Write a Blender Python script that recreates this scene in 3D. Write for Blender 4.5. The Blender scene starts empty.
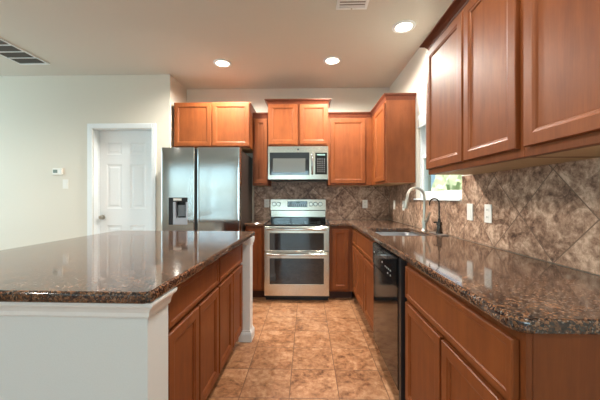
import bpy, bmesh, math, random
from mathutils import Vector, Matrix
random.seed(7)
SC = bpy.context.scene
COL = SC.collection
PI = math.pi

# ------------------------------------------------------------------ camera
F_PX = 297.0
CAM_H = 1.215
cd = bpy.data.cameras.new('camera'); cam = bpy.data.objects.new('camera', cd); COL.objects.link(cam)
cd.sensor_width = 36.0; cd.lens = F_PX / 600 * 36; cd.clip_start = 0.02; cd.clip_end = 200
cd.shift_y = -2.5 / 600
cam.location = (0, 0, CAM_H)
cam.rotation_euler = (PI/2, 0, math.atan(7/F_PX))
SC.camera = cam

# ------------------------------------------------------------------ world, sun, window light, exposure
SC.view_settings.view_transform = 'Standard'
SC.view_settings.look = 'None'
SC.view_settings.gamma = 1.0
SC.view_settings.use_curve_mapping = False
SC.view_settings.exposure = 1.28
w = bpy.data.worlds.new('world'); SC.world = w; w.use_nodes = True
nt = w.node_tree; nt.nodes.clear()
sky = nt.nodes.new('ShaderNodeTexSky'); sky.sky_type = 'NISHITA'; sky.sun_disc = False
sky.sun_elevation = math.radians(48); sky.sun_rotation = math.radians(60); sky.air_density = 1.0
bg = nt.nodes.new('ShaderNodeBackground'); bg.inputs[1].default_value = 0.07
out = nt.nodes.new('ShaderNodeOutputWorld')
nt.links.new(sky.outputs[0], bg.inputs[0]); nt.links.new(bg.outputs[0], out.inputs[0])

sd = bpy.data.lights.new('sun', 'SUN'); sd.energy = 4.5; sd.angle = 0.02; sd.color = (1, .95, .86)
sun = bpy.data.objects.new('sun', sd); COL.objects.link(sun)
sun.rotation_euler = Vector((0.45, 0.1, -1.0)).to_track_quat('-Z', 'Y').to_euler()

def area(name, loc, direction, sx, sy, energy, color):
    d = bpy.data.lights.new(name, 'AREA'); d.shape = 'RECTANGLE'; d.size = sx; d.size_y = sy
    d.energy = energy; d.color = color
    o = bpy.data.objects.new(name, d); COL.objects.link(o); o.location = loc
    o.rotation_euler = Vector(direction).to_track_quat('-Z', 'Y').to_euler()
    return o
DAY = (0.60, 0.88, 1.0)
REAR_Y = -4.7
LEFT_X = -6.0
WIN_REAR = [(-5.85, -2.3, .55, 2.45), (-1.5, .1, .20, 2.35)]
LWY0, LWY1, LZ0, LZ1 = .5, 3.3, .55, 2.45
RAD, RAD_LEFT = (0.34, 3.0), 3.3      # brightness of the daylight in the added, unseen living-room windows
for _n, _r, (_a, _c, _z0, _z1) in zip('ab', RAD, WIN_REAR):
    area('added_daylight_rear_' + _n, ((_a+_c)/2, REAR_Y-.16, (_z0+_z1)/2), (0, 1, 0), _c-_a, _z1-_z0, _r*PI*(_c-_a)*(_z1-_z0), DAY)  # added lamps stand in for daylight through the unseen rear windows
area('added_daylight_left', (LEFT_X-.16, (LWY0+LWY1)/2, (LZ0+LZ1)/2), (1, 0, 0), LWY1-LWY0, LZ1-LZ0, RAD_LEFT*PI*(LWY1-LWY0)*(LZ1-LZ0), DAY)  # added daylight lamp behind the made-up left window

# ------------------------------------------------------------------ materials
class N:
    def __init__(s, name):
        s.m = bpy.data.materials.new(name); s.m.use_nodes = True
        s.t = s.m.node_tree; s.t.nodes.clear()
        s.out = s.t.nodes.new('ShaderNodeOutputMaterial')
        s.b = s.t.nodes.new('ShaderNodeBsdfPrincipled')
        s.t.links.new(s.b.outputs[0], s.out.inputs[0])
    def n(s, typ, **kw):
        x = s.t.nodes.new('ShaderNode' + typ)
        for k, v in kw.items():
            if hasattr(x, k) and not k.startswith('i_'): setattr(x, k, v)
            else: x.inputs[k.replace('i_', '').replace('_', ' ')].default_value = v
        return x
    def l(s, a, b): s.t.links.new(a, b)
    def set(s, **kw):
        for k, v in kw.items():
            k = k.replace('_', ' ')
            s.b.inputs[k].default_value = (v + (1,)) if isinstance(v, tuple) and len(v) == 3 else v
        return s
    def math(s, op, a, b=None, c=None):
        x = s.t.nodes.new('ShaderNodeMath'); x.operation = op
        for i, v in enumerate((a, b, c)):
            if v is None: continue
            if isinstance(v, (int, float)): x.inputs[i].default_value = v
            else: s.l(v, x.inputs[i])
        return x.outputs[0]
    def coords(s, kind='Object', scale=(1, 1, 1)):
        tc = s.t.nodes.new('ShaderNodeTexCoord'); mp = s.t.nodes.new('ShaderNodeMapping')
        mp.inputs['Scale'].default_value = scale
        s.l(tc.outputs[kind], mp.inputs[0]); return mp.outputs[0]
    def noise(s, vec, scale, detail=4, rough=.6, dist=0):
        x = s.n('TexNoise'); x.inputs['Scale'].default_value = scale; x.inputs['Detail'].default_value = detail
        x.inputs['Roughness'].default_value = rough; x.inputs['Distortion'].default_value = dist
        s.l(vec, x.inputs['Vector']); return x.outputs['Fac']
    def ramp(s, fac, stops):
        r = s.t.nodes.new('ShaderNodeValToRGB'); e = r.color_ramp.elements
        while len(e) < len(stops): e.new(.5)
        for i, (p, c) in enumerate(stops): e[i].position = p; e[i].color = c + (1,)
        s.l(fac, r.inputs[0]); return r.outputs[0]
    def mix(s, fac, a, b):
        x = s.t.nodes.new('ShaderNodeMix'); x.data_type = 'RGBA'
        for sock, v in ((x.inputs[0], fac), (x.inputs[6], a), (x.inputs[7], b)):
            if isinstance(v, tuple): sock.default_value = v + (1,) if len(v) == 3 else v
            elif isinstance(v, (int, float)): sock.default_value = v
            else: s.l(v, sock)
        return x.outputs[2]
    def bump(s, h, strength=.2, dist=.01):
        x = s.t.nodes.new('ShaderNodeBump'); x.inputs['Strength'].default_value = strength; x.inputs['Distance'].default_value = dist
        s.l(h, x.inputs['Height']); s.l(x.outputs[0], s.b.inputs['Normal'])

def srgb(r, g, b):
    f = lambda c: (c/255/12.92) if c/255 <= .04045 else ((c/255+.055)/1.055)**2.4
    return (f(r), f(g), f(b))
def plain(name, col, rough=.5, metal=0., bump=0, bscale=60, **kw):
    n = N(name).set(Base_Color=col, Roughness=rough, Metallic=metal, **kw)
    v = n.coords()
    f = n.noise(v, bscale, 3)
    n.l(n.mix(f, tuple(c*.96 for c in col), tuple(min(1, c*1.04) for c in col)), n.b.inputs['Base Color'])
    if bump: n.bump(f, bump, .003)
    return n.m

def wood_mat(name, c0, c1, rough=.46, coat=.06):
    n = N(name); v = n.coords(scale=(9, 9, .9))
    f = n.noise(v, 3.0, 6, .6, .6)
    v2 = n.coords(scale=(60, 60, 2.2)); g = n.noise(v2, 4.0, 3, .7)
    v3 = n.coords(scale=(1, 1, .6)); k = n.noise(v3, 6.0, 4, .6)
    fac = n.math('ADD', n.math('MULTIPLY', g, .18), n.math('ADD', n.math('MULTIPLY', f, .36), n.math('MULTIPLY', k, .46)))
    c = n.ramp(fac, [(.3, c0), (.7, c1)])
    n.l(c, n.b.inputs['Base Color'])
    n.set(Roughness=rough, Coat_Weight=coat, Coat_Roughness=.3, Specular_IOR_Level=.28)
    n.bump(g, .03, .002)
    return n.m
WOOD = wood_mat('stained_maple', srgb(104, 51, 22), srgb(142, 79, 37))
WOOD_D = wood_mat('stained_maple_moulding', srgb(88, 42, 24), srgb(110, 56, 34))
WOOD_IN = wood_mat('cabinet_underside', srgb(190, 160, 120), srgb(206, 178, 138), .6, 0)

WALL = plain('warm_white_wall_paint', srgb(223, 217, 203), .7, bump=.15, bscale=220)
CEIL = plain('ceiling_paint', srgb(206, 204, 194), .85, bump=.3, bscale=150)
TRIM = plain('white_semigloss_paint', srgb(234, 239, 240), .4)
ISLW = plain('island_wall_paint', srgb(218, 225, 226), .6, bump=.15, bscale=200)
PLATE = plain('white_plastic', srgb(238, 236, 228), .35)
DARKP = plain('dark_plastic', srgb(28, 28, 30), .4)
BLACKG = plain('black_gloss', srgb(14, 14, 16), .06, Coat_Weight=.5)
DWM = plain('dishwasher_black', srgb(16, 17, 19), .10, IOR=1.38)
SMOKE = plain('smoked_oven_glass', srgb(30, 33, 36), .05, Specular_IOR_Level=.9)
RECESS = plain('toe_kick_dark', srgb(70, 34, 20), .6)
CHROME = plain('chrome', srgb(225, 225, 225), .12, 1.)
NICKEL = plain('brushed_nickel', srgb(196, 190, 178), .28, 1.)
BRONZE = plain('dark_bronze_metal', srgb(70, 62, 56), .25, 1.)
GROUTE = plain('pale_caulk', srgb(200, 190, 165), .7)
SIDEF = plain('fridge_side_grey', srgb(78, 68, 62), .28, .3)

def steel_mat(name, col, rough):
    n = N(name); v = n.coords(scale=(1.5, 1.5, 260)); g = n.noise(v, 3, 3)
    n.set(Base_Color=col, Metallic=1., Roughness=rough)
    r = n.n('MapRange'); r.inputs[3].default_value = rough*.75; r.inputs[4].default_value = rough*1.25
    n.l(g, r.inputs[0]); n.l(r.outputs[0], n.b.inputs['Roughness'])
    n.bump(g, .02, .001)
    return n.m
STEEL = steel_mat('stainless_steel', srgb(204, 196, 182), .24)
STEELM = steel_mat('polished_stainless', srgb(214, 216, 216), .11)
SINKM = plain('sink_steel', srgb(196, 202, 208), .4, .55)

def granite():
    n = N('brown_granite'); v = n.coords()
    w1 = n.noise(v, 9, 5, .6, .4)
    vo = n.n('TexVoronoi'); vo.inputs['Scale'].default_value = 125; n.l(v, vo.inputs['Vector'])
    vo2 = n.n('TexVoronoi'); vo2.inputs['Scale'].default_value = 260; n.l(v, vo2.inputs['Vector'])
    sep = n.t.nodes.new('ShaderNodeSeparateColor'); n.l(vo.outputs['Color'], sep.inputs[0])
    sep2 = n.t.nodes.new('ShaderNodeSeparateColor'); n.l(vo2.outputs['Color'], sep2.inputs[0])
    fac = n.math('ADD', n.math('MULTIPLY', sep.outputs[0], .62), n.math('MULTIPLY', n.math('SUBTRACT', w1, .3), .55))
    c = n.ramp(fac, [(.12, srgb(26, 23, 24)), (.28, srgb(60, 50, 46)), (.44, srgb(86, 62, 46)), (.6, srgb(122, 84, 58)), (.78, srgb(140, 108, 84)), (.93, srgb(122, 122, 124))])
    sp = n.math('GREATER_THAN', sep2.outputs[1], .78)
    c = n.mix(n.math('MULTIPLY', sp, .75), c, srgb(34, 30, 30))
    sp2 = n.math('GREATER_THAN', sep2.outputs[2], .93)
    c = n.mix(n.math('MULTIPLY', sp2, .6), c, srgb(140, 130, 120))
    n.l(c, n.b.inputs['Base Color'])
    n.set(Roughness=.07, IOR=1.65)
    return n.m
GRANITE = granite()

def stone(n, v, stops, s=5):
    a = n.noise(v, s, 8, .68, 1.2); b = n.noise(v, s*5, 5, .7, .4)
    return n.ramp(n.math('MULTIPLY_ADD', b, .45, n.math('MULTIPLY', a, .6)), stops), b

def floor_mat():
    n = N('floor_stone_tile'); tc = n.t.nodes.new('ShaderNodeTexCoord'); sp = n.t.nodes.new('ShaderNodeSeparateXYZ')
    n.l(tc.outputs['Object'], sp.inputs[0])
    T = .3035
    u = n.math('DIVIDE', n.math('ADD', sp.outputs[0], .108 + 40*T), T)
    vv = n.math('DIVIDE', n.math('ADD', sp.outputs[1], -1.795 + 40*T), T)
    def edge(q):
        f = n.math('FRACT', q); return n.math('MINIMUM', f, n.math('SUBTRACT', 1., f))
    e = n.math('MINIMUM', edge(u), edge(vv))
    g = n.math('LESS_THAN', e, .0085)
    cmb = n.t.nodes.new('ShaderNodeCombineXYZ'); n.l(n.math('FLOOR', u), cmb.inputs[0]); n.l(n.math('FLOOR', vv), cmb.inputs[1])
    wn = n.t.nodes.new('ShaderNodeTexWhiteNoise'); n.l(cmb.outputs[0], wn.inputs[0])
    va = n.t.nodes.new('ShaderNodeVectorMath'); va.operation = 'MULTIPLY_ADD'
    n.l(wn.outputs['Color'], va.inputs[0]); va.inputs[1].default_value = (9, 9, 9); n.l(tc.outputs['Object'], va.inputs[2])
    c, b = stone(n, va.outputs[0], [(.38, srgb(100, 64, 40)), (.47, srgb(146, 100, 66)), (.56, srgb(172, 126, 90)), (.68, srgb(198, 158, 122))], 5.5)
    tint = n.mix(wn.outputs['Value'], (.92, .90, .88), (1.06, 1.05, 1.04))
    mx = n.t.nodes.new('ShaderNodeMix'); mx.data_type = 'RGBA'; mx.blend_type = 'MULTIPLY'; mx.inputs[0].default_value = 1
    n.l(c, mx.inputs[6]); n.l(tint, mx.inputs[7])
    n.l(n.mix(g, mx.outputs[2], srgb(112, 78, 54)), n.b.inputs['Base Color'])
    n.set(Roughness=.36)
    h = n.math('SUBTRACT', n.math('MULTIPLY', b, .25), g); n.bump(h, .3, .003)
    return n.m
FLOOR = floor_mat()

def splash_mat(name, axis, off, grout=(90, 70, 56)):
    n = N(name); tc = n.t.nodes.new('ShaderNodeTexCoord'); sp = n.t.nodes.new('ShaderNodeSeparateXYZ')
    n.l(tc.outputs['Object'], sp.inputs[0]); D = .431
    u = n.math('DIVIDE', n.math('ADD', sp.outputs[axis], -off + 20*D), D)
    v = n.math('DIVIDE', n.math('ADD', sp.outputs[2], -1.345 + 10*D), D)
    a = n.math('ADD', u, v); b = n.math('ADD', n.math('SUBTRACT', u, v), 50.)
    def edge(q):
        f = n.math('FRACT', q); return n.math('MINIMUM', f, n.math('SUBTRACT', 1., f))
    e = n.math('MINIMUM', edge(a), edge(b)); g = n.math('LESS_THAN', e, .009)
    cmb = n.t.nodes.new('ShaderNodeCombineXYZ'); n.l(n.math('FLOOR', a), cmb.inputs[0]); n.l(n.math('FLOOR', b), cmb.inputs[1])
    wn = n.t.nodes.new('ShaderNodeTexWhiteNoise'); n.l(cmb.outputs[0], wn.inputs[0])
    va = n.t.nodes.new('ShaderNodeVectorMath'); va.operation = 'MULTIPLY_ADD'
    n.l(wn.outputs['Color'], va.inputs[0]); va.inputs[1].default_value = (9, 9, 9); n.l(tc.outputs['Object'], va.inputs[2])
    c, bb = stone(n, va.outputs[0], [(.40, srgb(82, 56, 42)), (.46, srgb(128, 96, 76)), (.53, srgb(168, 134, 110)), (.63, srgb(216, 186, 160))], 7)
    n.l(n.mix(g, c, srgb(*grout)), n.b.inputs['Base Color'])
    n.set(Roughness=.42)
    n.bump(n.math('SUBTRACT', n.math('MULTIPLY', bb, .3), g), .35, .003)
    return n.m
SPL_B = splash_mat('back_splash_stone_tile', 0, .085)
SPL_R = splash_mat('side_splash_stone_tile', 1, 1.39, (118, 94, 76))

def glass_mat():
    n = N('window_glass'); n.set(Base_Color=(1, 1, 1), Roughness=0., IOR=1.45, Transmission_Weight=1.)
    tr = n.t.nodes.new('ShaderNodeBsdfTransparent'); tr.inputs[0].default_value = (.95, .98, .98, 1)
    gl = n.t.nodes.new('ShaderNodeBsdfGlossy'); gl.inputs['Roughness'].default_value = 0
    mx = n.t.nodes.new('ShaderNodeMixShader'); mx.inputs[0].default_value = .05; n.l(tr.outputs[0], mx.inputs[1]); n.l(gl.outputs[0], mx.inputs[2])
    n.l(mx.outputs[0], n.out.inputs[0]); n.t.nodes.remove(n.b)
    return n.m
GLASS = glass_mat()
def emit(name, col, s):
    n = N(name); n.set(Base_Color=(1, 1, 1), Emission_Color=col, Emission_Strength=s); return n.m
LENS = emit('lamp_lens', (1, .88, .70), 5)
DISPLAY = plain('led_digits', srgb(120, 150, 145), .4)
FOLI = plain('hedge_leaves', srgb(205, 215, 175), .6, bump=.5, bscale=30)
FENCE = plain('pale_blue_siding', srgb(150, 180, 205), .6)
GRASS = plain('lawn', srgb(90, 120, 50), .9)

# ------------------------------------------------------------------ geometry helpers
class MB:
    def __init__(s): s.bm = bmesh.new()
    def _merge(s, b2, M=None):
        me = bpy.data.meshes.new('t'); b2.to_mesh(me); b2.free()
        if M is not None: me.transform(M)
        s.bm.from_mesh(me); bpy.data.meshes.remove(me); return s
    def box(s, x0, y0, z0, x1, y1, z1, bev=0., seg=2):
        b = bmesh.new(); bmesh.ops.create_cube(b, size=1)
        for v in b.verts:
            v.co = Vector(((x0+x1)/2 + v.co.x*(x1-x0), (y0+y1)/2 + v.co.y*(y1-y0), (z0+z1)/2 + v.co.z*(z1-z0)))
        if bev: bmesh.ops.bevel(b, geom=list(b.edges), offset=bev, segments=seg, affect='EDGES', profile=.5)
        return s._merge(b)
    def cyl(s, c, r, h, axis='Z', seg=32, r2=None, bev=0.):
        b = bmesh.new(); bmesh.ops.create_cone(b, cap_ends=True, segments=seg, radius1=r, radius2=r if r2 is None else r2, depth=h)
        if bev:
            es = [e for e in b.edges if len(e.link_faces) == 2 and any(len(f.verts) > 4 for f in e.link_faces)]
            bmesh.ops.bevel(b, geom=es, offset=bev, segments=2, affect='EDGES')
        R = {'Z': Matrix.Identity(4), 'X': Matrix.Rotation(PI/2, 4, 'Y'), 'Y': Matrix.Rotation(-PI/2, 4, 'X')}[axis]
        return s._merge(b, Matrix.Translation(c) @ R)
    def tube(s, pts, r, seg=14, radii=None):
        pts = [Vector(p) for p in pts]; b = bmesh.new(); rings = []
        up = None
        for i, p in enumerate(pts):
            t = ((pts[min(i+1, len(pts)-1)] - pts[max(i-1, 0)])).normalized()
            if up is None:
                up = Vector((0, 0, 1)) if abs(t.z) < .9 else Vector((0, 1, 0))
            a = t.cross(up).normalized(); up = a.cross(t).normalized()
            rr = radii[i] if radii else r
            rings.append([b.verts.new(p + a*math.cos(2*PI*k/seg)*rr + up*math.sin(2*PI*k/seg)*rr) for k in range(seg)])
        for r0, r1 in zip(rings, rings[1:]):
            for k in range(seg): b.faces.new((r0[k], r0[(k+1) % seg], r1[(k+1) % seg], r1[k]))
        b.faces.new(rings[0][::-1]); b.faces.new(rings[-1])
        bmesh.ops.recalc_face_normals(b, faces=b.faces)
        return s._merge(b)
    def lathe(s, prof, c=(0, 0, 0), seg=32):      # prof: (r,z)
        b = bmesh.new(); rings = []
        for r, z in prof: rings.append([b.verts.new((r*math.cos(2*PI*k/seg), r*math.sin(2*PI*k/seg), z)) for k in range(seg)])
        for r0, r1 in zip(rings, rings[1:]):
            for k in range(seg): b.faces.new((r0[k], r0[(k+1) % seg], r1[(k+1) % seg], r1[k]))
        b.faces.new(rings[0][::-1]); b.faces.new(rings[-1])
        bmesh.ops.recalc_face_normals(b, faces=b.faces)
        return s._merge(b, Matrix.Translation(c))
    def sweep(s, path, prof, close=False):        # path: XY polyline (outside is to the right), prof: (out, z) closed polygon
        path = [Vector(p) for p in path]; n = len(path); b = bmesh.new(); rings = []
        for i, p in enumerate(path):
            def nrm(a, c):
                d = (c-a).normalized(); return Vector((d.y, -d.x))
            n0 = nrm(path[i-1], p) if i > 0 or close else None
            n1 = nrm(p, path[(i+1) % n]) if i < n-1 or close else None
            if n0 is None: m = n1
            elif n1 is None: m = n0
            else: m = (n0+n1); m = m / (1 + n0.dot(n1))
            rings.append([b.verts.new((p.x + m.x*o, p.y + m.y*o, z)) for o, z in prof])
        k = len(prof)
        rr = list(zip(rings, rings[1:])) + ([(rings[-1], rings[0])] if close else [])
        for r0, r1 in rr:
            for j in range(k): b.faces.new((r0[j], r0[(j+1) % k], r1[(j+1) % k], r1[j]))
        if not close: b.faces.new(rings[0][::-1]); b.faces.new(rings[-1])
        bmesh.ops.recalc_face_normals(b, faces=b.faces)
        return s._merge(b)
    def prism(s, poly, z0, z1, bev=0.):
        b = bmesh.new(); lo = [b.verts.new((x, y, z0)) for x, y in poly]; hi = [b.verts.new((x, y, z1)) for x, y in poly]
        n = len(poly)
        for i in range(n): b.faces.new((lo[i], lo[(i+1) % n], hi[(i+1) % n], hi[i]))
        b.faces.new(lo[::-1]); b.faces.new(hi); bmesh.ops.recalc_face_normals(b, faces=b.faces)
        if bev: bmesh.ops.bevel(b, geom=list(b.edges), offset=bev, segments=2, affect='EDGES')
        return s._merge(b)
    def cells(s, us, vs, w0, w1, keep, plane='XY', bev=0., round_at=None, rr=.04):
        """slab from a grid of cells; u,v in plane, w thickness"""
        b = bmesh.new(); V = {}
        def vert(i, j):
            if (i, j) not in V:
                u, v = us[i], vs[j]
                V[i, j] = b.verts.new({'XY': (u, v, w1), 'XZ': (u, w0, v), 'YZ': (w0, u, v)}[plane])
            return V[i, j]
        for i in range(len(us)-1):
            for j in range(len(vs)-1):
                if keep((us[i]+us[i+1])/2, (vs[j]+vs[j+1])/2):
                    b.faces.new((vert(i, j), vert(i+1, j), vert(i+1, j+1), vert(i, j+1)))
        ret = bmesh.ops.extrude_face_region(b, geom=list(b.faces))
        d = w0 - w1 if plane == 'XY' else w1 - w0
        mv = {'XY': (0, 0, d), 'XZ': (0, d, 0), 'YZ': (d, 0, 0)}[plane]
        bmesh.ops.translate(b, verts=[g for g in ret['geom'] if isinstance(g, bmesh.types.BMVert)], vec=mv)
        bmesh.ops.recalc_face_normals(b, faces=b.faces)
        if round_at:
            es = [e for e in b.edges if all(abs(v.co.x-round_at[0]) < 1e-4 and abs(v.co.y-round_at[1]) < 1e-4 for v in e.verts)]
            bmesh.ops.bevel(b, geom=es, offset=rr, segments=6, affect='EDGES', profile=.5)
        if bev:
            es = [e for e in b.edges if len(e.link_faces) == 2 and e.calc_face_angle() > 1.2]
            bmesh.ops.bevel(b, geom=es, offset=bev, segments=5, affect='EDGES', profile=.5)
        return s._merge(b)
    def door(s, x0, z0, x1, z1, t=.019, rail=.056, rec=.008, drawer=False):
        """frame-and-panel front: back at y=0, front at y=-t"""
        b = bmesh.new()
        def ring(i, y): y -= .002; return [b.verts.new(p) for p in ((x0+i, y, z0+i), (x1-i, y, z0+i), (x1-i, y, z1-i), (x0+i, y, z1-i))]
        if drawer: steps = [(0, 0), (0, -t+.004), (.003, -t), (.022, -t), (.026, -t+.004), (.032, -t+.0045)]
        else: steps = [(0, 0), (0, -t+.004), (.003, -t), (rail-.012, -t), (rail-.006, -t+.003), (rail, -t+.0045), (rail+.004, -t+rec+.002)]
        rs = [ring(*q) for q in steps]
        for a, c in zip(rs, rs[1:]):
            for k in range(4): b.faces.new((a[k], a[(k+1) % 4], c[(k+1) % 4], c[k]))
        b.faces.new(rs[-1]); b.faces.new(rs[0][::-1])
        bmesh.ops.recalc_face_normals(b, faces=b.faces)
        return s._merge(b)
    def build(s, name, mat, parent=None, smooth=None, label=None):
        me = bpy.data.meshes.new(name); s.bm.to_mesh(me); s.bm.free()
        me.materials.append(mat)
        if smooth is not None:
            me.polygons.foreach_set('use_smooth', [True]*len(me.polygons))
            me.set_sharp_from_angle(angle=math.radians(smooth))
        o = bpy.data.objects.new(name, me); COL.objects.link(o)
        if parent: o.parent = parent
        if label: o['label'] = label
        return o
def tag(o, label, cat, group=None, kind=None):
    o['label'] = label; o['category'] = cat
    if group: o['group'] = group
    if kind: o['kind'] = kind
    return o
def struct(o): o['kind'] = 'structure'; return o
def thing(name, label, cat, loc=(0, 0, 0), rz=0., group=None):
    o = bpy.data.objects.new(name, None); o.empty_display_size = .1; COL.objects.link(o)
    o.location = loc; o.rotation_euler = (0, 0, rz)
    return tag(o, label, cat, group)
def recenter(root):   # nothing: roots are made at their base
    return root

# ------------------------------------------------------------------ room shell
H = 2.735; XW = 1.14; YB = 4.135; YD = 3.63; XA = -1.69
DX0, DX1, DZ = -2.655, -1.918, 2.065     # door opening
WY0, WY1, WZ0, WZ1 = 2.215, 3.12, 1.205, 2.06   # sink window opening
struct(MB().box(LEFT_X-.15, REAR_Y-.15, -.1, XW+.15, YB+.15, 0).build('floor', FLOOR))
struct(MB().box(LEFT_X-.15, REAR_Y-.15, H, XW+.15, YB+.15, H+.1).build('ceiling', CEIL))
struct(MB().box(XA-.12, YB, 0, XW+.15, YB+.12, H).build('wall_back', WALL))
struct(MB().box(XA-.12, YD+.125, 0, XA, YB, H).build('wall_alcove', WALL))
def k_door(u, v): return not (DX0 < u < DX1 and v < DZ)
struct(MB().cells([LEFT_X, DX0, DX1, XA], [0, DZ, H], YD, YD+.125, k_door, 'XZ').build('wall_front', WALL))
def k_win(u, v): return not (WY0 < u < WY1 and WZ0 < v < WZ1)
struct(MB().cells([REAR_Y, WY0, WY1, YB], [0, WZ0, WZ1, H], XW, XW+.15, k_win, 'YZ').build('wall_right', WALL))
xs = [LEFT_X-.15]
for a, c, _, _ in WIN_REAR: xs += [a, c]
xs.append(XW+.15)
def k_rear(u, v): return not any(a < u < c and z0 < v < z1 for a, c, z0, z1 in WIN_REAR)
struct(MB().cells(xs, [0, .20, .55, 2.35, 2.45, H], REAR_Y-.15, REAR_Y, k_rear, 'XZ').build('wall_rear', WALL))
def k_left(u, v): return not (LWY0 < u < LWY1 and LZ0 < v < LZ1)
struct(MB().cells([REAR_Y, LWY0, LWY1, YD+.125], [0, LZ0, LZ1, H], LEFT_X-.15, LEFT_X, k_left, 'YZ').build('wall_left', WALL))
# closet behind the door so that nothing leaks
struct(MB().box(DX0-.1, YD+.125, 0, DX1+.04, YB+.12, DZ+.2).build('wall_pantry', WALL))

def bb(name, x0, y0, x1, y1): return struct(MB().box(x0, y0, 0, x1, y1, .085, .003).build(name, TRIM))
bb('baseboard_front', LEFT_X, YD-.014, DX0-.067, YD)
bb('baseboard_right', XW-.014, REAR_Y, XW, .74)
bb('baseboard_left', LEFT_X, REAR_Y, LEFT_X+.014, YD-.016)
bb('baseboard_rear', LEFT_X+.016, REAR_Y, XW-.016, REAR_Y+.014)

# unseen rear and left windows, added to light the room, with frames and panes
def window(name, fn, us, z0, z1, mull=True):
    a, c = us; m = MB(); fr = .05
    segs = [(a, z0, a+fr, z1), (c-fr, z0, c, z1), (a+fr, z0, c-fr, z0+fr), (a+fr, z1-fr, c-fr, z1), (a+fr, (z0+z1)/2-.02, c-fr, (z0+z1)/2+.02)]
    if mull: segs += [((a+c)/2-.025, z0+fr, (a+c)/2+.025, (z0+z1)/2-.02), ((a+c)/2-.025, (z0+z1)/2+.02, (a+c)/2+.025, z1-fr)]
    for q in segs: m.box(*fn(q, 0, .06))
    fo = struct(m.build(name, TRIM))
    g = MB(); g.box(*fn((a+fr, z0+fr, c-fr, z1-fr), .027, .031)); g.build('glass_pane', GLASS, fo)
    return fo
for i, us in enumerate(WIN_REAR):
    window('window_%d' % (i+2), lambda q, d0, d1: (q[0], REAR_Y-.08+d0, q[1], q[2], REAR_Y-.08+d1, q[3]), us[:2], us[2], us[3])
window('window_4', lambda q, d0, d1: (LEFT_X-.08+d0, q[0], q[1], LEFT_X-.08+d1, q[2], q[3]), (LWY0, LWY1), LZ0, LZ1)  # unseen left window, added for its light on the room

# door with casing
dr = struct(bpy.data.objects.new('door_1', None)); COL.objects.link(dr); dr.location = ((DX0+DX1)/2, YD+.125, 0)
dr['label'] = 'white six-panel interior door beside the refrigerator'
W2 = (DX1-DX0)/2
def six_panel():
    m = MB(); w0, w1 = -W2+.004, W2-.004; t = .035; z0, z1 = .008, DZ-.004
    us = [w0, w0+.105, w0+.30, w0+.405, w0+.602, w1]
    zs = [z0, .22, .86, 1.075, 1.635, 1.76, 1.91, z1]
    holes = {(i, j) for i in (1, 3) for j in (1, 3, 5)}
    b = bmesh.new(); V = {}
    yf = -.035-.0
    def v(i, j):
        if (i, j) not in V: V[i, j] = b.verts.new((us[i], yf, zs[j]))
        return V[i, j]
    for i in range(5):
        for j in range(7):
            if (i, j) in holes:
                a = [v(i, j), v(i+1, j), v(i+1, j+1), v(i, j+1)]
                for ins, dy in ((.012, .006), (.03, .006), (.045, .002)):
                    c = [b.verts.new((x, yf+dy, z)) for x, z in ((us[i]+ins, zs[j]+ins), (us[i+1]-ins, zs[j]+ins), (us[i+1]-ins, zs[j+1]-ins), (us[i]+ins, zs[j+1]-ins))]
                    for k in range(4): b.faces.new((a[k], a[(k+1) % 4], c[(k+1) % 4], c[k]))
                    a = c
                b.faces.new(a)
            else: b.faces.new((v(i, j), v(i+1, j), v(i+1, j+1), v(i, j+1)))
    be = [e for e in b.edges if len(e.link_faces) == 1]
    r = bmesh.ops.extrude_edge_only(b, edges=be)
    vs = [g for g in r['geom'] if isinstance(g, bmesh.types.BMVert)]
    for q in vs: q.co.y = -.0005
    bmesh.ops.recalc_face_normals(b, faces=b.faces)
    return m._merge(b)
slab = six_panel().build('door_slab', TRIM, dr)
k = MB().cyl((-W2+.06, -.04, .965), .028, .01, 'Y').tube([(-W2+.06, -.045, .965), (-W2+.06, -.07, .965)], .01)
k.lathe([(.012, -.02), (.024, -.012), (.028, 0), (.024, .012), (.012, .02)], (0, 0, 0))
# turn the lathe part into place by building it separately
k.bm.free()
k = MB().cyl((-W2+.06, -.04, .965), .030, .009, 'Y', bev=.002).cyl((-W2+.06, -.055, .965), .011, .024, 'Y')
k.cyl((-W2+.06, -.078, .965), .021, .024, 'Y', r2=.027, bev=.006)
k.build('door_knob', NICKEL, slab, 40)
cs = MB(); cw = .066
prof = [(0, 0), (0, .018), (.010, .020), (.05, .014), (cw, .008), (cw, 0)]
m = MB()
Lx, Rx = -W2, W2; y0 = -.125
m.box(Lx-cw, y0-.018, 0, Lx-.004, y0, DZ+cw, .004); m.box(Rx+.004, y0-.018, 0, Rx+cw-.012, y0, DZ+cw, .004); m.box(Lx-.004, y0-.018, DZ+.004, Rx+.004, y0, DZ+cw, .004)
m.build('door_casing', TRIM, dr)
jm = MB().box(Lx, y0, 0, Lx+.0035, 0, DZ).box(Rx-.0035, y0, 0, Rx, 0, DZ).box(Lx, y0, DZ-.0035, Rx, 0, DZ)
jm.box(Lx+.0035, -.052, 0, Lx+.014, -.037, DZ-.004).box(Rx-.014, -.052, 0, Rx-.0035, -.037, DZ-.004)
jm.build('door_jamb', TRIM, dr)

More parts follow.
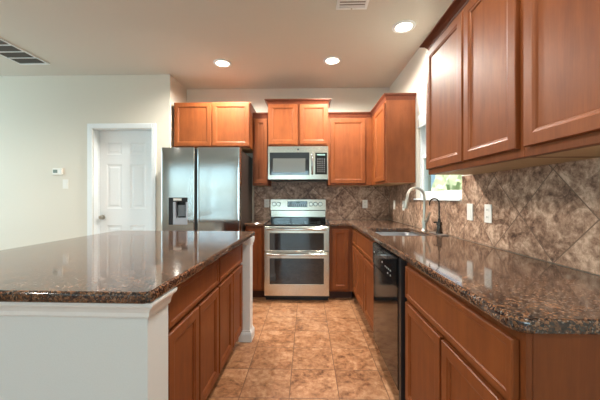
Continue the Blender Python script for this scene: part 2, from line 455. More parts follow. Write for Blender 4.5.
# window over the sink
wn = struct(bpy.data.objects.new('window_1', None)); COL.objects.link(wn); wn.location = (XW, (WY0+WY1)/2, WZ0)
wn['label'] = 'white framed window above the sink'
hw = (WY1-WY0)/2; hh = WZ1-WZ0
def ring_box(m, x0, x1, y0, y1, z0, z1, f, bev=.003):
    m.box(x0, y0, z0, x1, y0+f, z1, bev); m.box(x0, y1-f, z0, x1, y1, z1, bev)
    m.box(x0, y0+f, z0, x1, y1-f, z0+f, bev); m.box(x0, y0+f, z1-f, x1, y1-f, z1, bev); return m
ring_box(MB(), .035, .11, -hw, hw, 0, hh, .028).build('window_frame', TRIM, wn)
us_ = ring_box(MB(), .078, .10, -hw+.028, hw-.028, hh*.5-.02, hh-.028, .03).build('upper_sash', TRIM, wn)
MB().box(.088, -hw+.058, hh*.5+.01, .091, hw-.058, hh-.058).build('glass_pane', GLASS, us_)
ls_ = ring_box(MB(), .045, .07, -hw+.028, hw-.028, .028, hh*.5+.02, .042).build('lower_sash', TRIM, wn)
MB().box(.056, -hw+.07, .07, .059, hw-.07, hh*.5-.022).build('glass_pane', GLASS, ls_)
MB().box(-.026, -hw-.02, -.016, .034, hw+.02, -.0005, .004).build('window_sill', TRIM, wn)
# raised blind
bl = thing('window_blind', 'white slatted blind drawn up to the head of the sink window', 'blind', (XW+.012, (WY0+WY1)/2, WZ1-.13))
MB().box(-.008, -hw+.01, .085, .02, hw-.01, .128, .003).build('headrail', TRIM, bl)
m = MB()
for i in range(7): m.box(-.010, -hw+.012, .016+i*.0095, .021, hw-.012, .0205+i*.0095, .001)
m.build('slat_stack', PLATE, bl)
MB().box(-.009, -hw+.012, 0, .02, hw-.012, .013, .003).build('bottom_rail', TRIM, bl)

# outdoors beyond the sink window
struct(MB().box(1.4, -6, -.35, 14, 30, -.3).build('ground', GRASS))
fz = MB()
for i in range(22): fz.prism([(5.4, 3.2), (5.4, 24), (5.43, 24), (5.43, 3.2)], -.3+i*.17, -.3+i*.17+.16)
fz.box(5.43, 3.2, -.3, 9, 24, 3.5)
tag(fz.build('neighbour_house', FENCE), 'pale blue clapboard house seen through the sink window', 'house')
b = bmesh.new(); bmesh.ops.create_icosphere(b, subdivisions=5, radius=1.)
from mathutils import noise as mn
for v in b.verts:
    d = v.co.normalized(); v.co = Vector((d.x*.8, d.y*1.0, d.z*1.5)) * (1 + .16*mn.noise(d*3) + .10*mn.noise(d*9) + .07*mn.noise(d*22))
mh = MB(); mh._merge(b, Matrix.Translation((3.9, 7.1, 1.0)))
tag(mh.build('hedge', FOLI, None), 'leafy green hedge seen through the sink window', 'hedge')

# ------------------------------------------------------------------ backsplash, outlets
T = .01
# ------------------------------------------------------------------ cabinets
def crown(path, z, h=.042, p=.03):
    return MB().sweep(path, [(0, z), (.004, z), (.007, z+h*.2), (p*.45, z+h*.55), (p*.85, z+h*.75), (p, z+h*.82), (p, z+h), (0, z+h)])
def cabinet(name, label, cat, loc, rz, w, z0, z1, d, fronts, kick=False, crown_path=None, crown_h=.05, crown_p=.03, group=None, end=None):
    """local frame: x along the face, -y outward, face frame front at y=0"""
    r = thing(name, label, cat, (loc[0], loc[1], z0 if not kick else 0), rz, group)
    Z = 0 if kick else -z0
    m = MB(); kz = .1 if kick else z0
    m.box(0, .019, kz+Z, w, d, z1+Z)
    m.build('cabinet_body', WOOD, r)
    # face frame with openings behind the fronts
    MB().box(0, 0, kz+Z, w, .0188, z1+Z, .0015, 1).build('face_frame', WOOD, r)
    if not kick: MB().box(.016, .03, kz+Z-.0012, w-.016, d-.01, kz+Z-.0002).build('bottom_panel', WOOD_IN, r)
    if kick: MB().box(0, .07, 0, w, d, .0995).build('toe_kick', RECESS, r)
    for f in fronts:
        if f[0] == 'door': MB().door(f[1], f[3]+Z, f[2], f[4]+Z).build('door', WOOD, r)
        else: MB().door(f[1], f[3]+Z, f[2], f[4]+Z, drawer=True).build('drawer_front', WOOD, r)
    if crown_path: crown([(x, y) for x, y in crown_path], z1+Z-.012, crown_h, crown_p).build('crown_moulding', WOOD_D, r)
    return r
WZB, WZT = 1.37, 2.25
# back wall, face front at Y=3.82 / 3.66 / 3.76
FB = 3.82
cabinet('wall_cabinet', 'short two-door wall cabinet above the refrigerator', 'cabinet', (-1.655, 3.66), 0, .952, 1.834, 2.397, YB-3.66-.002,
        [('door', .008, .466, 1.85, 2.385), ('door', .484, .942, 1.85, 2.385)])
cabinet('wall_cabinet', 'narrow single-door wall cabinet between refrigerator and microwave', 'cabinet', (-.701, FB), 0, .203, WZB, WZT, YB-FB-.002,
        [('door', .028, .192, WZB+.025, WZT-.03)], crown_path=[(0.001, 0), (.203, 0)], crown_h=.066)
cabinet('wall_cabinet', 'two-door wall cabinet with crown moulding above the microwave', 'cabinet', (-.495, 3.76), 0, .762, 1.866, 2.411, YB-3.76-.002,
        [('door', .012, .362, 1.888, 2.392), ('door', .40, .75, 1.888, 2.392)], crown_path=[(0, .30), (0, 0), (.762, 0), (.762, .30)], crown_h=.055, crown_p=.04)
cabinet('wall_cabinet', 'single-door wall cabinet to the right of the microwave', 'cabinet', (.27, FB), 0, .561, WZB, WZT, YB-FB-.002,
        [('door', .028, .475, WZB+.025, WZT-.03)], crown_path=[(0, 0), (.5605, 0)], crown_h=.066)
# right wall, faces -X: local x -> -Y
XF = .833
cabinet('wall_cabinet', 'corner wall cabinet with a plain end panel beside the sink window', 'cabinet', (XF, YB-.002), -PI/2, YB-.002-3.142, WZB, WZT, XW-XF-.002,
        [('door', YB-3.60, YB-3.165, WZB+.025, WZT-.03)], crown_path=[(YB-FB+.031, 0), (YB-.002-3.142, 0), (YB-.002-3.142, XW-XF-.004)], crown_h=.066)
Y1 = 2.053; Y2 = 1.158; Y3 = .755
cabinet('wall_cabinet', 'near two-door wall cabinet on the right wall, next to the window', 'cabinet', (XF, Y1), -PI/2, Y1-Y2-.001, WZB, 2.235, XW-XF-.002,
        [('door', .006, Y1-1.582, 1.405, 2.2), ('door', Y1-1.565, Y1-1.179, 1.405, 2.2)], crown_path=[(0, XW-XF-.004), (0, 0), (Y1-Y2-.001, 0)], crown_h=.05, crown_p=.045)
cabinet('wall_cabinet', 'nearest wall cabinet on the right wall, cut off by the photo edge', 'cabinet', (XF, Y2), -PI/2, Y2-Y3, WZB, 2.235, XW-XF-.002,
        [('door', Y2-1.137, Y2-.772, 1.405, 2.2)], crown_path=[(0, 0), (Y2-Y3, 0), (Y2-Y3, XW-XF-.004)], crown_h=.05, crown_p=.045)
# base cabinets
CB = .876; FY = 3.535; FX = .553
cabinet('base_cabinet', 'narrow base cabinet between refrigerator and range', 'cabinet', (-.735, FY), 0, .231, 0, CB-.001, YB-FY-.012,
        [('door', .035, .2, .125, .84)], kick=True)
cabinet('base_cabinet', 'narrow base cabinet right of the range in the corner', 'cabinet', (.266, FY), 0, .28, 0, CB-.001, YB-FY-.012,
        [('door', .03, .225, .125, .84)], kick=True)
cabinet('base_cabinet', 'corner base cabinet between the range wall and the sink', 'cabinet', (FX, YB-.012), -PI/2, YB-.012-3.245, 0, CB-.001, XW-FX-.012,
        [('door', YB-3.51, YB-3.26, .125, .655), ('drawer', YB-3.51, YB-3.26, .68, .845)], kick=True)
# sink base: open topped body, so the bowl hangs inside it
r = thing('base_cabinet', 'two-door base cabinet under the sink with a false drawer front', 'cabinet', (FX, 3.243, 0), -PI/2)
Wd = 3.243-2.345; D = XW-FX-.012
m = MB().box(0, .019, .1, .018, D, CB-.001).box(Wd-.010, .019, .1, Wd, D, CB-.001).box(.018, .019, .1, Wd-.010, D, .118).box(.018, D-.012, .118, Wd-.010, D, CB-.001)
m.build('cabinet_body', WOOD, r); MB().box(0, 0, .1, Wd, .0188, CB-.001, .0015, 1).build('face_frame', WOOD, r)
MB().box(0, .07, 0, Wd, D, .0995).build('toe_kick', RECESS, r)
MB().door(.012, .125, .437, .655).build('door', WOOD, r); MB().door(.455, .125, Wd-.012, .655).build('door', WOOD, r)
MB().door(.012, .68, Wd-.012, .845, drawer=True).build('drawer_front', WOOD, r)
YN0 = 1.655; YN1 = .765
cabinet('base_cabinet', 'large near base cabinet with one wide drawer over two doors', 'cabinet', (FX, YN0), -PI/2, YN0-YN1, 0, CB-.001, XW-FX-.012,
        [('drawer', .03, YN0-.785, .675, .845), ('door', .03, .445, .12, .652), ('door', .463, YN0-.785, .12, .652)], kick=True)

# ------------------------------------------------------------------ counters
c = MB().cells([.265, .515, .60, 1.0, XW-.0115], [.7425, 2.37, 2.95, 3.495, YB-.0115], CB, .914,
    lambda u, v: (u > .515 or v > 3.495) and not (.60 < u < 1.0 and 2.37 < v < 2.95), 'XY', .011, (.515, .7425), .045).build('countertop', GRANITE)
tag(c, 'L-shaped brown granite worktop running from the range past the sink', 'countertop')
c = MB().cells([-.745, -.505], [3.495, YB-.0115], CB, .914, lambda u, v: True, 'XY', .011).build('countertop', GRANITE)
tag(c, 'small piece of brown granite worktop between refrigerator and range', 'countertop')

# backsplash
s = MB().box(-.735, YB-.0105, .9145, .262-.765, YB-.0005, 1.3695).box(-.5029, YB-.0105, .9145, .2649, YB-.0005, 1.43).box(.265, YB-.0105, .9145, XW-.0115, YB-.0005, 1.3695).build('backsplash', SPL_B)
tag(s, 'diagonal brown stone tile backsplash on the wall behind the range', 'backsplash')
ya, yb_ = WY0-.022, WY1+.022
s = MB().cells([.7425, ya, yb_, YB-.011], [.9145, WZ0-.017, 1.3695], XW-.0105, XW-.0005, lambda u, v: not (ya < u < yb_ and v > WZ0-.017), 'YZ').build('backsplash', SPL_R)
tag(s, 'diagonal brown stone tile backsplash on the right wall under the window', 'backsplash')

# outlets and switches (flat on their wall)
def outlet(name, label, cat, loc, rz, kind, group=None, w=.07, h=.115):
    r = thing(name, label, cat, loc, rz, group)
    MB().box(-w/2, -.006, -h/2, w/2, -.0004, h/2, .002).build('cover_plate', PLATE, r)
    if kind == 'outlet':
        for z in (-.023, .023):
            o = MB().box(-.016, -.0085, z-.014, .016, -.0061, z+.014, .001).build('socket', PLATE, r)
            MB().box(-.008, -.0092, z-.005, -.006, -.0086, z+.006).box(.006, -.0092, z-.005, .008, -.0086, z+.006).build('slot', DARKP, o)
    else:
        MB().box(-.016, -.0085, -.033, .016, -.0061, .033, .001).build('rocker', PLATE, r)
    return r
outlet('wall_outlet', 'white electrical outlet on the back tiles left of the range', 'outlet', (-.56, YB-.0105, 1.135), 0, 'outlet')
outlet('wall_outlet', 'white electrical outlet on the back tiles right of the range', 'outlet', (.80, YB-.0105, 1.125), 0, 'outlet')
outlet('light_switch', 'white switch plate on the right-wall tiles, nearest the back corner', 'switch', (XW-.0105, 3.86, 1.12), -PI/2, 'switch')
outlet('wall_outlet', 'white outlet on the right-wall tiles under the corner cabinet, left of the faucet', 'outlet', (XW-.0105, 3.50, 1.12), -PI/2, 'outlet')
outlet('light_switch', 'white switch plate just right of the sink window, left of the pair', 'switch', (XW-.0105, 2.08, 1.115), -PI/2, 'switch')
outlet('wall_outlet', 'white plate on right-wall tiles nearest the camera, right of the pair', 'outlet', (XW-.0105, 1.875, 1.115), -PI/2, 'outlet')
outlet('light_switch', 'white light switch below the thermostat on the left wall', 'switch', (-3.005, YD, 1.383), 0, 'switch')
r = thing('thermostat', 'small white thermostat with grey display on the left wall', 'thermostat', (-3.095, YD, 1.537))
MB().box(-.062, -.024, -.042, .062, -.0005, .042, .008).build('housing', PLATE, r)
MB().box(-.05, -.0255, -.018, .005, -.0242, .022, .0005).build('display', plain('lcd_grey', srgb(120, 132, 118), .3), r)
m = MB()
for i in range(3): m.box(.022, -.0262, -.02+i*.016, .045, -.0242, -.012+i*.016, .0008)
m.build('button', TRIM, r)

# ------------------------------------------------------------------ sink and faucets
r = thing('kitchen_sink', 'undermount stainless steel sink bowl set in the granite worktop', 'sink', (.80, 2.66, CB-.2))
b = bmesh.new(); rings = []
for hx, hy, z, rr_ in [(.214, .300, .198, .05), (.203, .293, .198, .05), (.198, .288, .19, .05), (.19, .280, .03, .06), (.165, .255, .004, .06), (.04, .04, 0., .039)]:
    ring = []
    for cx, cy, a0 in ((hx-rr_, hy-rr_, 0), (-hx+rr_, hy-rr_, 90), (-hx+rr_, -hy+rr_, 180), (hx-rr_, -hy+rr_, 270)):
        for k in range(7):
            a = math.radians(a0 + k*15); ring.append(b.verts.new((cx+rr_*math.cos(a), cy+rr_*math.sin(a), z)))
    rings.append(ring)
for a, c in zip(rings, rings[1:]):
    for k in range(28): b.faces.new((a[k], a[(k+1) % 28], c[(k+1) % 28], c[k]))
b.faces.new(rings[-1])
bmesh.ops.solidify(b, geom=list(b.faces), thickness=.0012)
bmesh.ops.recalc_face_normals(b, faces=b.faces)
MB()._merge(b).build('bowl', SINKM, r, 50)
MB().lathe([(.0, .002), (.036, .002), (.04, .005), (.038, .008), (.02, .006), (.0, .006)]).build('drain', CHROME, r, 40)

r = thing('kitchen_faucet', 'tall chrome gooseneck pull-down faucet behind the sink', 'faucet', (1.05, 2.68, .9145))
MB().lathe([(.0, 0), (.030, 0), (.030, .006), (.024, .012), (.020, .03), (.022, .06), (.024, .085), (.020, .105), (.014, .12), (.0, .12)]).build('base', NICKEL, r, 40)
R_ = .08; pts = [(0, 0, .11), (0, 0, .20), (0, 0, .305)]
for k in range(1, 13):
    a = PI*k/12; pts.append((-R_+R_*math.cos(a), -.02*(k/12), .305+R_*math.sin(a)))
pts.append((-2*R_-.004, -.022, .285))
MB().tube(pts, .0125).build('spout', NICKEL, r, 60)
MB().tube([(-.164, -.022, .287), (-.170, -.0225, .25), (-.178, -.023, .205)], .016, radii=[.0145, .017, .019]).build('spray_head', NICKEL, r, 60)
MB().tube([(.0, -.018, .085), (.006, -.045, .10), (.012, -.075, .15), (.016, -.082, .175)], .008, radii=[.013, .010, .007, .008]).build('handle', NICKEL, r, 60)
r = thing('filter_faucet', 'small dark bronze drinking water faucet beside the gooseneck faucet', 'faucet', (1.075, 2.44, .9145))
MB().box(-.03, -.10, 0, .03, .13, .008, .003).build('deck_plate', plain('satin_steel', srgb(150, 148, 144), .35, .6), r)
MB().lathe([(.0, .0082), (.026, .0082), (.026, .014), (.019, .03), (.017, .075), (.022, .08), (.020, .10), (.012, .105), (.009, .13), (0, .13)]).build('base', BRONZE, r, 40)
pts = [(0, 0, .12), (0, .002, .20), (0, .004, .255)]
for k in range(1, 11):
    a = PI*k/10*.95; pts.append((-.034+.034*math.cos(a), .004+.002*k, .255+.036*math.sin(a)))
pts.append((-.068, .026, .235))
MB().tube(pts, .0055).build('spout', BRONZE, r, 60)
MB().tube([(0, .012, .09), (-.01, .04, .096), (-.018, .062, .094)], .006).build('handle', BRONZE, r, 60)

# ------------------------------------------------------------------ range
rg = thing('double_oven_range', 'stainless steel double oven range with black glass cooktop', 'range', (-.12, 3.50, 0))
hwid = .378
MB().box(-hwid, .0, .03, hwid, YB-3.50-.013, .882, .003).build('oven_body', DARKP, rg)
MB().box(-hwid+.01, .02, 0, hwid-.01, .55, .0298).build('base_plinth', DARKP, rg)
ct = MB().box(-hwid, -.035, .883, hwid, .545, .897, .005).build('cooktop', BLACKG, rg)
RINGM = plain('grey_print', srgb(120, 120, 120), .4)
for cx, cy, rr_ in ((-.19, .12, .11), (.19, .12, .09), (-.19, .38, .08), (.19, .38, .105)):
    b = bmesh.new(); a_ = [b.verts.new((cx+rr_*math.cos(2*PI*k/40), cy+rr_*math.sin(2*PI*k/40), .8973)) for k in range(40)]
    i_ = [b.verts.new((cx+(rr_-.003)*math.cos(2*PI*k/40), cy+(rr_-.003)*math.sin(2*PI*k/40), .8973)) for k in range(40)]
    for k in range(40): b.faces.new((a_[k], a_[(k+1) % 40], i_[(k+1) % 40], i_[k]))
    bmesh.ops.solidify(b, geom=list(b.faces), thickness=.0003)
    MB()._merge(b).build('burner_ring', RINGM, ct)
bg_ = MB().box(-hwid+.004, .548, .883, hwid-.004, .618, .948, .004).build('guard_base', BLACKG, rg)
MB().prism([(-.374, .51), (.374, .51), (.374, .585), (-.374, .585)], .95, 1.195).bm.free()
b = bmesh.new()
prof = [(.545, .925), (.548, 1.035), (.52, 1.045), (.522, 1.05), (.535, 1.19), (.542, 1.197), (.60, 1.197), (.60, .95)]
A = [b.verts.new((-hwid+.004, y, z)) for y, z in [(.52, 1.046), (.532, 1.188), (.540, 1.197), (.6, 1.197), (.6, 1.046)]]
B = [b.verts.new((hwid-.004, v.co.y, v.co.z)) for v in A]
for i in range(5): b.faces.new((A[i], A[(i+1) % 5], B[(i+1) % 5], B[i]))
b.faces.new(A[::-1]); b.faces.new(B); bmesh.ops.recalc_face_normals(b, faces=b.faces)
gp = MB()._merge(b).build('control_panel', STEEL, rg)
MB().box(-hwid+.006, .55, .9485, hwid-.006, .6, 1.0455, .003).build('vent_panel', STEEL, rg)
MB().box(-hwid+.006, .535, 1.036, hwid-.006, .5495, 1.0455).build('dark_trim', DARKP, rg)  # dark strip along the lower edge of the control panel
ds = MB().box(-.145, .5185, 1.085, .125, .5295, 1.165, .002).build('display_window', BLACKG, gp)
MB().box(-.03, .5178, 1.14, .025, .5184, 1.155).build('clock_digits', DISPLAY, ds)
m = MB()
for i in range(10):
    for j in range(2): m.box(-.13+i*.026, .5178, 1.097+j*.018, -.116+i*.026, .5184, 1.105+j*.018)
m.build('touch_marks', plain('printed_marks', srgb(150, 150, 148), .5), ds)
for x in (-.325, -.265, .175, .235, .30):
    MB().cyl((x, .527, 1.125), .029, .006, 'Y').build('knob_skirt', DARKP, gp, 40)
    kb = MB().cyl((x, .512, 1.125), .022, .022, 'Y', bev=.004).build('knob', NICKEL, gp, 40)
    MB().box(x-.003, .496, 1.108, x+.003, .5008, 1.142, .001).build('knob_grip', STEEL, kb)
def oven_door(z0, z1, wz0, wz1, arc=0.):
    o = MB()
    us = [-hwid, -.315, .315, hwid]
    m = MB().cells(us, [z0, wz0, wz1, z1], -.045, -.0005, lambda u, v: not (abs(u) < .315 and wz0 < v < wz1), 'XZ', .003)
    d = m.build('oven_door', STEEL, rg)
    MB().box(-.3145, -.040, wz0+.0005, .3145, -.02, wz1-.0005).build('oven_window', SMOKE, d)
    hz = z1-.028
    m = MB(); P = []
    for i in range(15):
        t = i/14; x = -.345+.69*t; P.append((x, -.082-.012*math.sin(PI*t), hz))
    m.tube(P, .0155, 12); m.build('oven_handle', STEELM, d, 60)
    for xx in (-.345, .32): MB().box(xx, -.078, hz-.011, xx+.025, -.0455, hz+.011, .003).build('handle_bracket', STEEL, d)
    return d
oven_door(.592, .878, .60, .80)
oven_door(.068, .585, .205, .505)
# faint rack bars behind the oven glass are printed dots on the glass in the photo; the window stays smoked

# ------------------------------------------------------------------ microwave
mw = thing('microwave_oven', 'stainless steel over-the-range microwave above the cooktop', 'microwave', (-.111, 3.72, 1.44))
q = .374
MB().box(-q, .02, .0, q, YB-3.72-.003, .414, .003).build('housing', DARKP, mw)
dm = MB().cells([-q, -q+.02, .165-.025, .165, q-.135, q-.01, q], [0.002, .055, .062, .335, .41], -.03, .0195, lambda u, v: not ((-q+.02 < u < .14 and .055 < v < .335)), 'XZ', .0).build('front_panel', STEEL, mw)
MB().box(-q+.0205, -.028, .0555, .1395, .01, .3345).build('door_glass', SMOKE, dm)
MB().box(-.315, -.0292, .085, .09, -.0282, .262).build('window_screen', plain('perforated_screen', srgb(92, 96, 94), .12), dm)
MB().tube([(.175, -.032, .065), (.175, -.058, .08), (.175, -.062, .20), (.175, -.058, .32), (.175, -.032, .335)], .011, 12).build('door_handle', STEELM, dm, 60)
cpn = MB().box(.213, -.0335, .062, q-.015, -.0302, .33, .001).build('control_pad', BLACKG, dm)
m = MB()
for i in range(4):
    for j in range(7): m.cyl((.245+i*.027, -.034, .095+j*.026), .0065, .0008, 'Y', 12)
m.build('keypad_buttons', plain('keypad_grey', srgb(135, 138, 140), .4), cpn)
MB().box(.235, -.0342, .295, .335, -.0336, .315).build('clock_digits', DISPLAY, cpn)
MB().cyl((.0, -.0305, .373), .012, .001, 'Y', 24).build('badge', DARKP, dm)
for xx in (-.34, .12): MB().box(xx, .03, -.006, xx+.22, .33, -.0005).build('grease_filter', DARKP, mw)

# ------------------------------------------------------------------ refrigerator
fr = thing('refrigerator', 'side-by-side stainless steel refrigerator with ice and water dispenser', 'refrigerator', (-1.2085, 3.34, 0))
hx = .4515
MB().box(-hx+.004, .075, .03, hx-.004, .775, 1.76, .004).build('cabinet_body', SIDEF, fr)
MB().box(-hx+.02, .06, .0, hx-.02, .7, .0295).build('base_grille', DARKP, fr)
def fdoor(x0, x1, hole=None):
    b = bmesh.new(); n = 16; z0, z1 = .06, 1.783
    zs = [z0, z1] if not hole else [z0, hole[2], hole[3], z1]
    us = sorted(set([x0 + (x1-x0)*i/n for i in range(n+1)] + ([hole[0], hole[1]] if hole else [])))
    def yf(x):
        t = (x-x0)/(x1-x0); e = min(t, 1-t)*(x1-x0); y = -.004*math.sin(PI*t)
        if e < .012: y += .012*(1-math.sqrt(max(0, 1-((.012-e)/.012)**2)))
        return y
    us = sorted(set(us + [x0+.002, x0+.006, x0+.012, x1-.002, x1-.006, x1-.012]))
    V = {}
    def v(i, j):
        if (i, j) not in V: V[i, j] = b.verts.new((us[i], yf(us[i]), zs[j]))
        return V[i, j]
    for i in range(len(us)-1):
        for j in range(len(zs)-1):
            um = (us[i]+us[i+1])/2
            if hole and hole[0] < um < hole[1] and j == 1: continue
            b.faces.new((v(i, j), v(i+1, j), v(i+1, j+1), v(i, j+1)))
    be = [e for e in b.edges if len(e.link_faces) == 1]
    r_ = bmesh.ops.extrude_edge_only(b, edges=be)
    for g in r_['geom']:
        if isinstance(g, bmesh.types.BMVert): g.co.y = .07
    bmesh.ops.recalc_face_normals(b, faces=b.faces)
    m = MB()._merge(b)
    return m
hole = (-.362, -.146, .905, 1.215)
ld = fdoor(-hx, -.068, hole).build('freezer_door', STEELM, fr, 30)
rd = fdoor(-.036, hx).build('refrigerator_door', STEELM, fr, 30)
MB().box(-.066, .012, .07, -.038, .07, 1.77).build('handle_channel', DARKP, fr)
dp = MB().box(hole[0]+.001, .045, hole[2]+.001, hole[1]-.001, .069, hole[3]-.001).box(hole[0]+.001, -.009, hole[2]+.001, hole[0]+.05, .045, hole[3]-.001, .002).build('dispenser_recess', DARKP, ld)
MB().box(hole[0]+.052, -.011, 1.165, hole[1]-.001, .04, hole[3]-.001, .003).build('dispenser_controls', DARKP, dp)
MB().box(hole[0]+.058, -.013, 1.18, hole[1]-.065, -.0112, 1.205, .0005).build('control_display', PLATE, dp)
m = MB(); a0, a1 = hole[0]+.052, hole[1]-.001
m.box(a0, -.009, hole[2]+.002, a0+.03, .04, 1.164, .002).box(a1-.018, -.009, hole[2]+.002, a1, .04, 1.164, .002).box(a0+.03, -.009, hole[2]+.002, a1-.018, .04, .985, .002)
m.build('dispenser_cradle', plain('pale_grey_plastic', srgb(170, 178, 188), .3), dp)
MB().box(a0+.05, .012, 1.0, a1-.035, .02, 1.13, .002).build('dispenser_paddle', plain('mid_grey_plastic', srgb(110, 118, 124), .3), dp)
MB().box(-hx+.01, .02, 1.7835, -.09, .09, 1.80, .004).box(.0, .02, 1.7835, hx-.01, .09, 1.80, .004).bm.free()
MB().box(-hx+.02, .05, 1.7605, -hx+.08, .12, 1.78, .003).bm.free()

# ------------------------------------------------------------------ dishwasher
dw = thing('dishwasher', 'black built-in dishwasher under the granite worktop', 'dishwasher', (.553, 2.340, 0), -PI/2)
W = 2.340-1.66
MB().box(.004, .002, .10, W-.004, XW-FX-.02, .872).build('tub', DARKP, dw)
MB().box(.012, .05, 0, W-.012, .5, .0995).build('toe_kick', DARKP, dw)
dd = MB().box(.004, -.034, .11, W-.05, .0015, .70, .006).build('door_panel', DWM, dw)
b = MB().prism([(0, 0)]*0 or [(.004, -.040), (W-.05, -.040), (W-.05, .0015), (.004, .0015)], .704, .868, .006)
cp = b.build('control_panel', DWM, dw)
MB().box(.20, -.0425, .815, .42, -.0402, .845, .001).build('door_latch', BLACKG, cp)
BTN = plain('button_white', srgb(200, 200, 198), .4)
for bx, bz in [(.06, .80), (.30, .775), (.38, .765), (.42, .765), (.46, .765), (.50, .765), (.44, .735), (.50, .735)]:
    MB().cyl((bx, -.0406, bz), .006, .0010, 'Y', 10).build('button', BTN, cp)
MB().box(W-.048, -.03, .02, W-.006, .0015, .868, .002).build('side_filler', DARKP, dw)

# ------------------------------------------------------------------ island (turned very slightly, as in the photo)
IR = -math.atan(5/F_PX)
IM = Matrix.Rotation(IR, 4, 'Z')
def ipos(x, y, z=0): return tuple(IM @ Vector((x, y, z)))
pts_base = (-.90, .985)
def ithing(name, label, cat, x, y): return thing(name, label, cat, ipos(x, y), IR)
pw = ithing('island_wall', 'white painted half wall at the near end of the kitchen island', 'half wall', -.93, 1.0)
ox, oy = -.93, 1.0
MB().cells([-1.33-ox, -1.20-ox, -.545-ox], [.965-oy, 1.108-oy, 2.60-oy], 0, CB-.001, lambda u, v: v < 1.108-oy or u < -1.20-ox, 'XY', .003).build('wall_body', ISLW, pw)
capprof = [(0, .815), (.005, .815), (.009, .822), (.011, .835), (.020, .852), (.030, .858), (.034, .866), (.034, CB-.0012), (0, CB-.0012)]
MB().sweep([(-1.33-ox, 2.60-oy), (-1.33-ox, .965-oy), (-.545-ox, .965-oy), (-.545-ox, 1.108-oy)], capprof).build('cap_moulding', TRIM, pw)
MB().sweep([(-1.33-ox, 2.60-oy), (-1.33-ox, .965-oy), (-.545-ox, .965-oy), (-.545-ox, 1.108-oy)], [(0, 0), (.014, 0), (.014, .075), (.006, .088), (0, .09)]).build('base_moulding', TRIM, pw)
def icab(label, y0, y1, doors, drawer):
    x = -.598
    p = ipos(x, y0); 
    return cabinet('base_cabinet', label, 'cabinet', (p[0], p[1]), PI/2+IR, y1-y0, 0, CB-.001, .60,
        [('drawer', drawer[0]-y0, drawer[1]-y0, .68, .835)] + [('door', a-y0, c-y0, .11, .657) for a, c in doors], kick=True)
icab('island base cabinet nearest the camera, two doors under one drawer front', 1.110, 1.834, [(1.180, 1.500), (1.514, 1.824)], (1.180, 1.824))
icab('far island base cabinet with two doors, beside the white post', 1.8345, 2.468, [(1.844, 2.148), (2.162, 2.452)], (1.844, 2.452))
ps = ithing('island_post', 'white square post at the far corner of the kitchen island', 'post', -.562, 2.541)
MB().box(-.040, -.055, .0, .040, .055, CB-.002, .002).build('shaft', TRIM, ps)
sq = [(-.040, -.055), (.040, -.055), (.040, .055), (-.040, .055)]
MB().sweep(sq, [(0.0002, .0), (.014, 0), (.014, .06), (.010, .075), (.004, .082), (.004, .092), (0.0002, .095)], True).build('base_moulding', TRIM, ps)
MB().sweep(sq, [(0.0002, .80), (.004, .80), (.004, .815), (.010, .825), (.014, .85), (.014, CB-.002), (.0002, CB-.002)], True).build('cap_moulding', TRIM, ps)
ic = ithing('countertop', 'wide polished brown granite top of the kitchen island', 'countertop', -1.145, 1.81)
ox, oy = -1.145, 1.81
m = MB().cells([-1.78-ox, -.51-ox], [.915-oy, 2.645-oy], CB, .914, lambda u, v: True, 'XY', .011, (-.51-ox, .915-oy), .03).build('slab', GRANITE, ic)

# ------------------------------------------------------------------ ceiling lights and vents
def can(x, y, label, power=98):
    r = thing('recessed_light', label, 'ceiling light', (x, y, H-.012), 0, 'recessed ceiling lights')
    MB().lathe([(.078, .0118), (.104, .0118), (.104, .006), (.098, .002), (.084, 0), (.078, .004)], seg=48).bm.free()
    b = bmesh.new(); prof = [(.0705, .0118), (.100, .0118), (.100, .006), (.094, .002), (.078, 0), (.0705, .004)]; seg = 48; rings = []
    for k in range(seg): rings.append([b.verts.new((p*math.cos(2*PI*k/seg), p*math.sin(2*PI*k/seg), z)) for p, z in prof])
    for k in range(seg):
        for j in range(6): b.faces.new((rings[k][j], rings[k][(j+1) % 6], rings[(k+1) % seg][(j+1) % 6], rings[(k+1) % seg][j]))
    bmesh.ops.recalc_face_normals(b, faces=b.faces)
    MB()._merge(b).build('trim_ring', TRIM, r, 40)
    MB().cyl((0, 0, .0085), .070, .006, 'Z', 40).build('lens', LENS, r)
    d = bpy.data.lights.new('lamp', 'SPOT'); d.energy = power; d.color = (1, .93, .84); d.spot_size = math.radians(166); d.spot_blend = .6; d.shadow_soft_size = .07
    lo = bpy.data.objects.new('lamp', d); COL.objects.link(lo); lo.parent = r; lo.location = (0, 0, -.012)
    return r
can(-.955, 3.335, 'leftmost recessed ceiling light, in front of the refrigerator')
can(.28, 3.30, 'middle recessed ceiling light, in front of the range')
can(.86, 2.66, 'rightmost recessed ceiling light, near the right-hand wall cabinets', 24)
can(-1.35, 1.15, 'added recessed ceiling light above the near end of the island, out of the photo', 35)  # unseen can added to brighten the kitchen
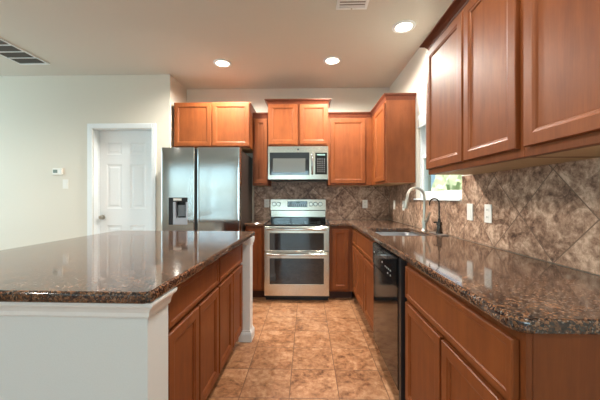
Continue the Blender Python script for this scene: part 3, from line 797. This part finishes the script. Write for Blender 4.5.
can(.45, 1.0, 'added recessed ceiling light above the aisle, out of the photo', 35)  # another unseen can, added for light over the aisle
can(-1.35, -1.0, 'added recessed ceiling light behind the camera, left of the aisle', 18)  # invented can behind the view, added to light the room
can(.30, -1.2, 'added recessed ceiling light behind the camera, near the right wall', 12)  # likewise invented, a weak added fill lamp
can(-3.6, 1.6, 'added recessed ceiling light in the living area left of the island', 35)  # unseen living-area can, added to light the room
can(-3.6, -1.4, 'added recessed ceiling light in the living area by the rear windows', 35)  # second unseen living-area can, added for the same fill
r = thing('ceiling_vent', 'small white supply air register in the ceiling, at the top of the photo', 'vent', (.355, 2.22, H-.015))
fm = MB().cells([-.122, -.10, .10, .122], [-.17, -.145, .145, .17], 0, .0148, lambda u, v: not (abs(u) < .10 and abs(v) < .145), 'XY', .002).build('frame', TRIM, r)
m = MB()
for i in range(9):
    y = -.13+i*.0325; m.box(-.0995, y-.009, .003, .0995, y+.009, .0055)
m.build('louvre', TRIM, r); MB().box(-.0995, -.1445, .013, .0995, .1445, .0147).build('duct_opening', plain('duct_grey', srgb(110, 104, 96), .8), r)
MB().cyl((.0, .155, -.003), .005, .006, 'Z', 12).build('screw', NICKEL, r)
r = thing('return_air_grille', 'long return air grille with dark louvres in the left ceiling', 'vent', (-3.085, 2.945, H-.012))
ys = [-.36, -.335, .335, .36]
MB().cells([-.17, -.15, .15, .17], ys, 0, .0118, lambda u, v: not (abs(u) < .15 and abs(v) < .335), 'XY', .002).build('frame', TRIM, r)
m = MB()
for i in range(1, 5): y = -.335+i*.134; m.box(-.1495, y-.006, .001, .1495, y+.006, .0115)
m.build('crossbar', TRIM, r)
m = MB(); grey = plain('grille_dark_grey', srgb(96, 92, 84), .8)  # louvres are dark grey
for i in range(5):
    for j in range(7):
        y = -.335+i*.134+.017+j*.0165; m.box(-.1495, y-.0045, .004, .1495, y+.0045, .0055)
m.build('louvre', grey, r); MB().box(-.1495, -.3345, .0095, .1495, .3345, .0117).build('duct_opening', DARKP, r)
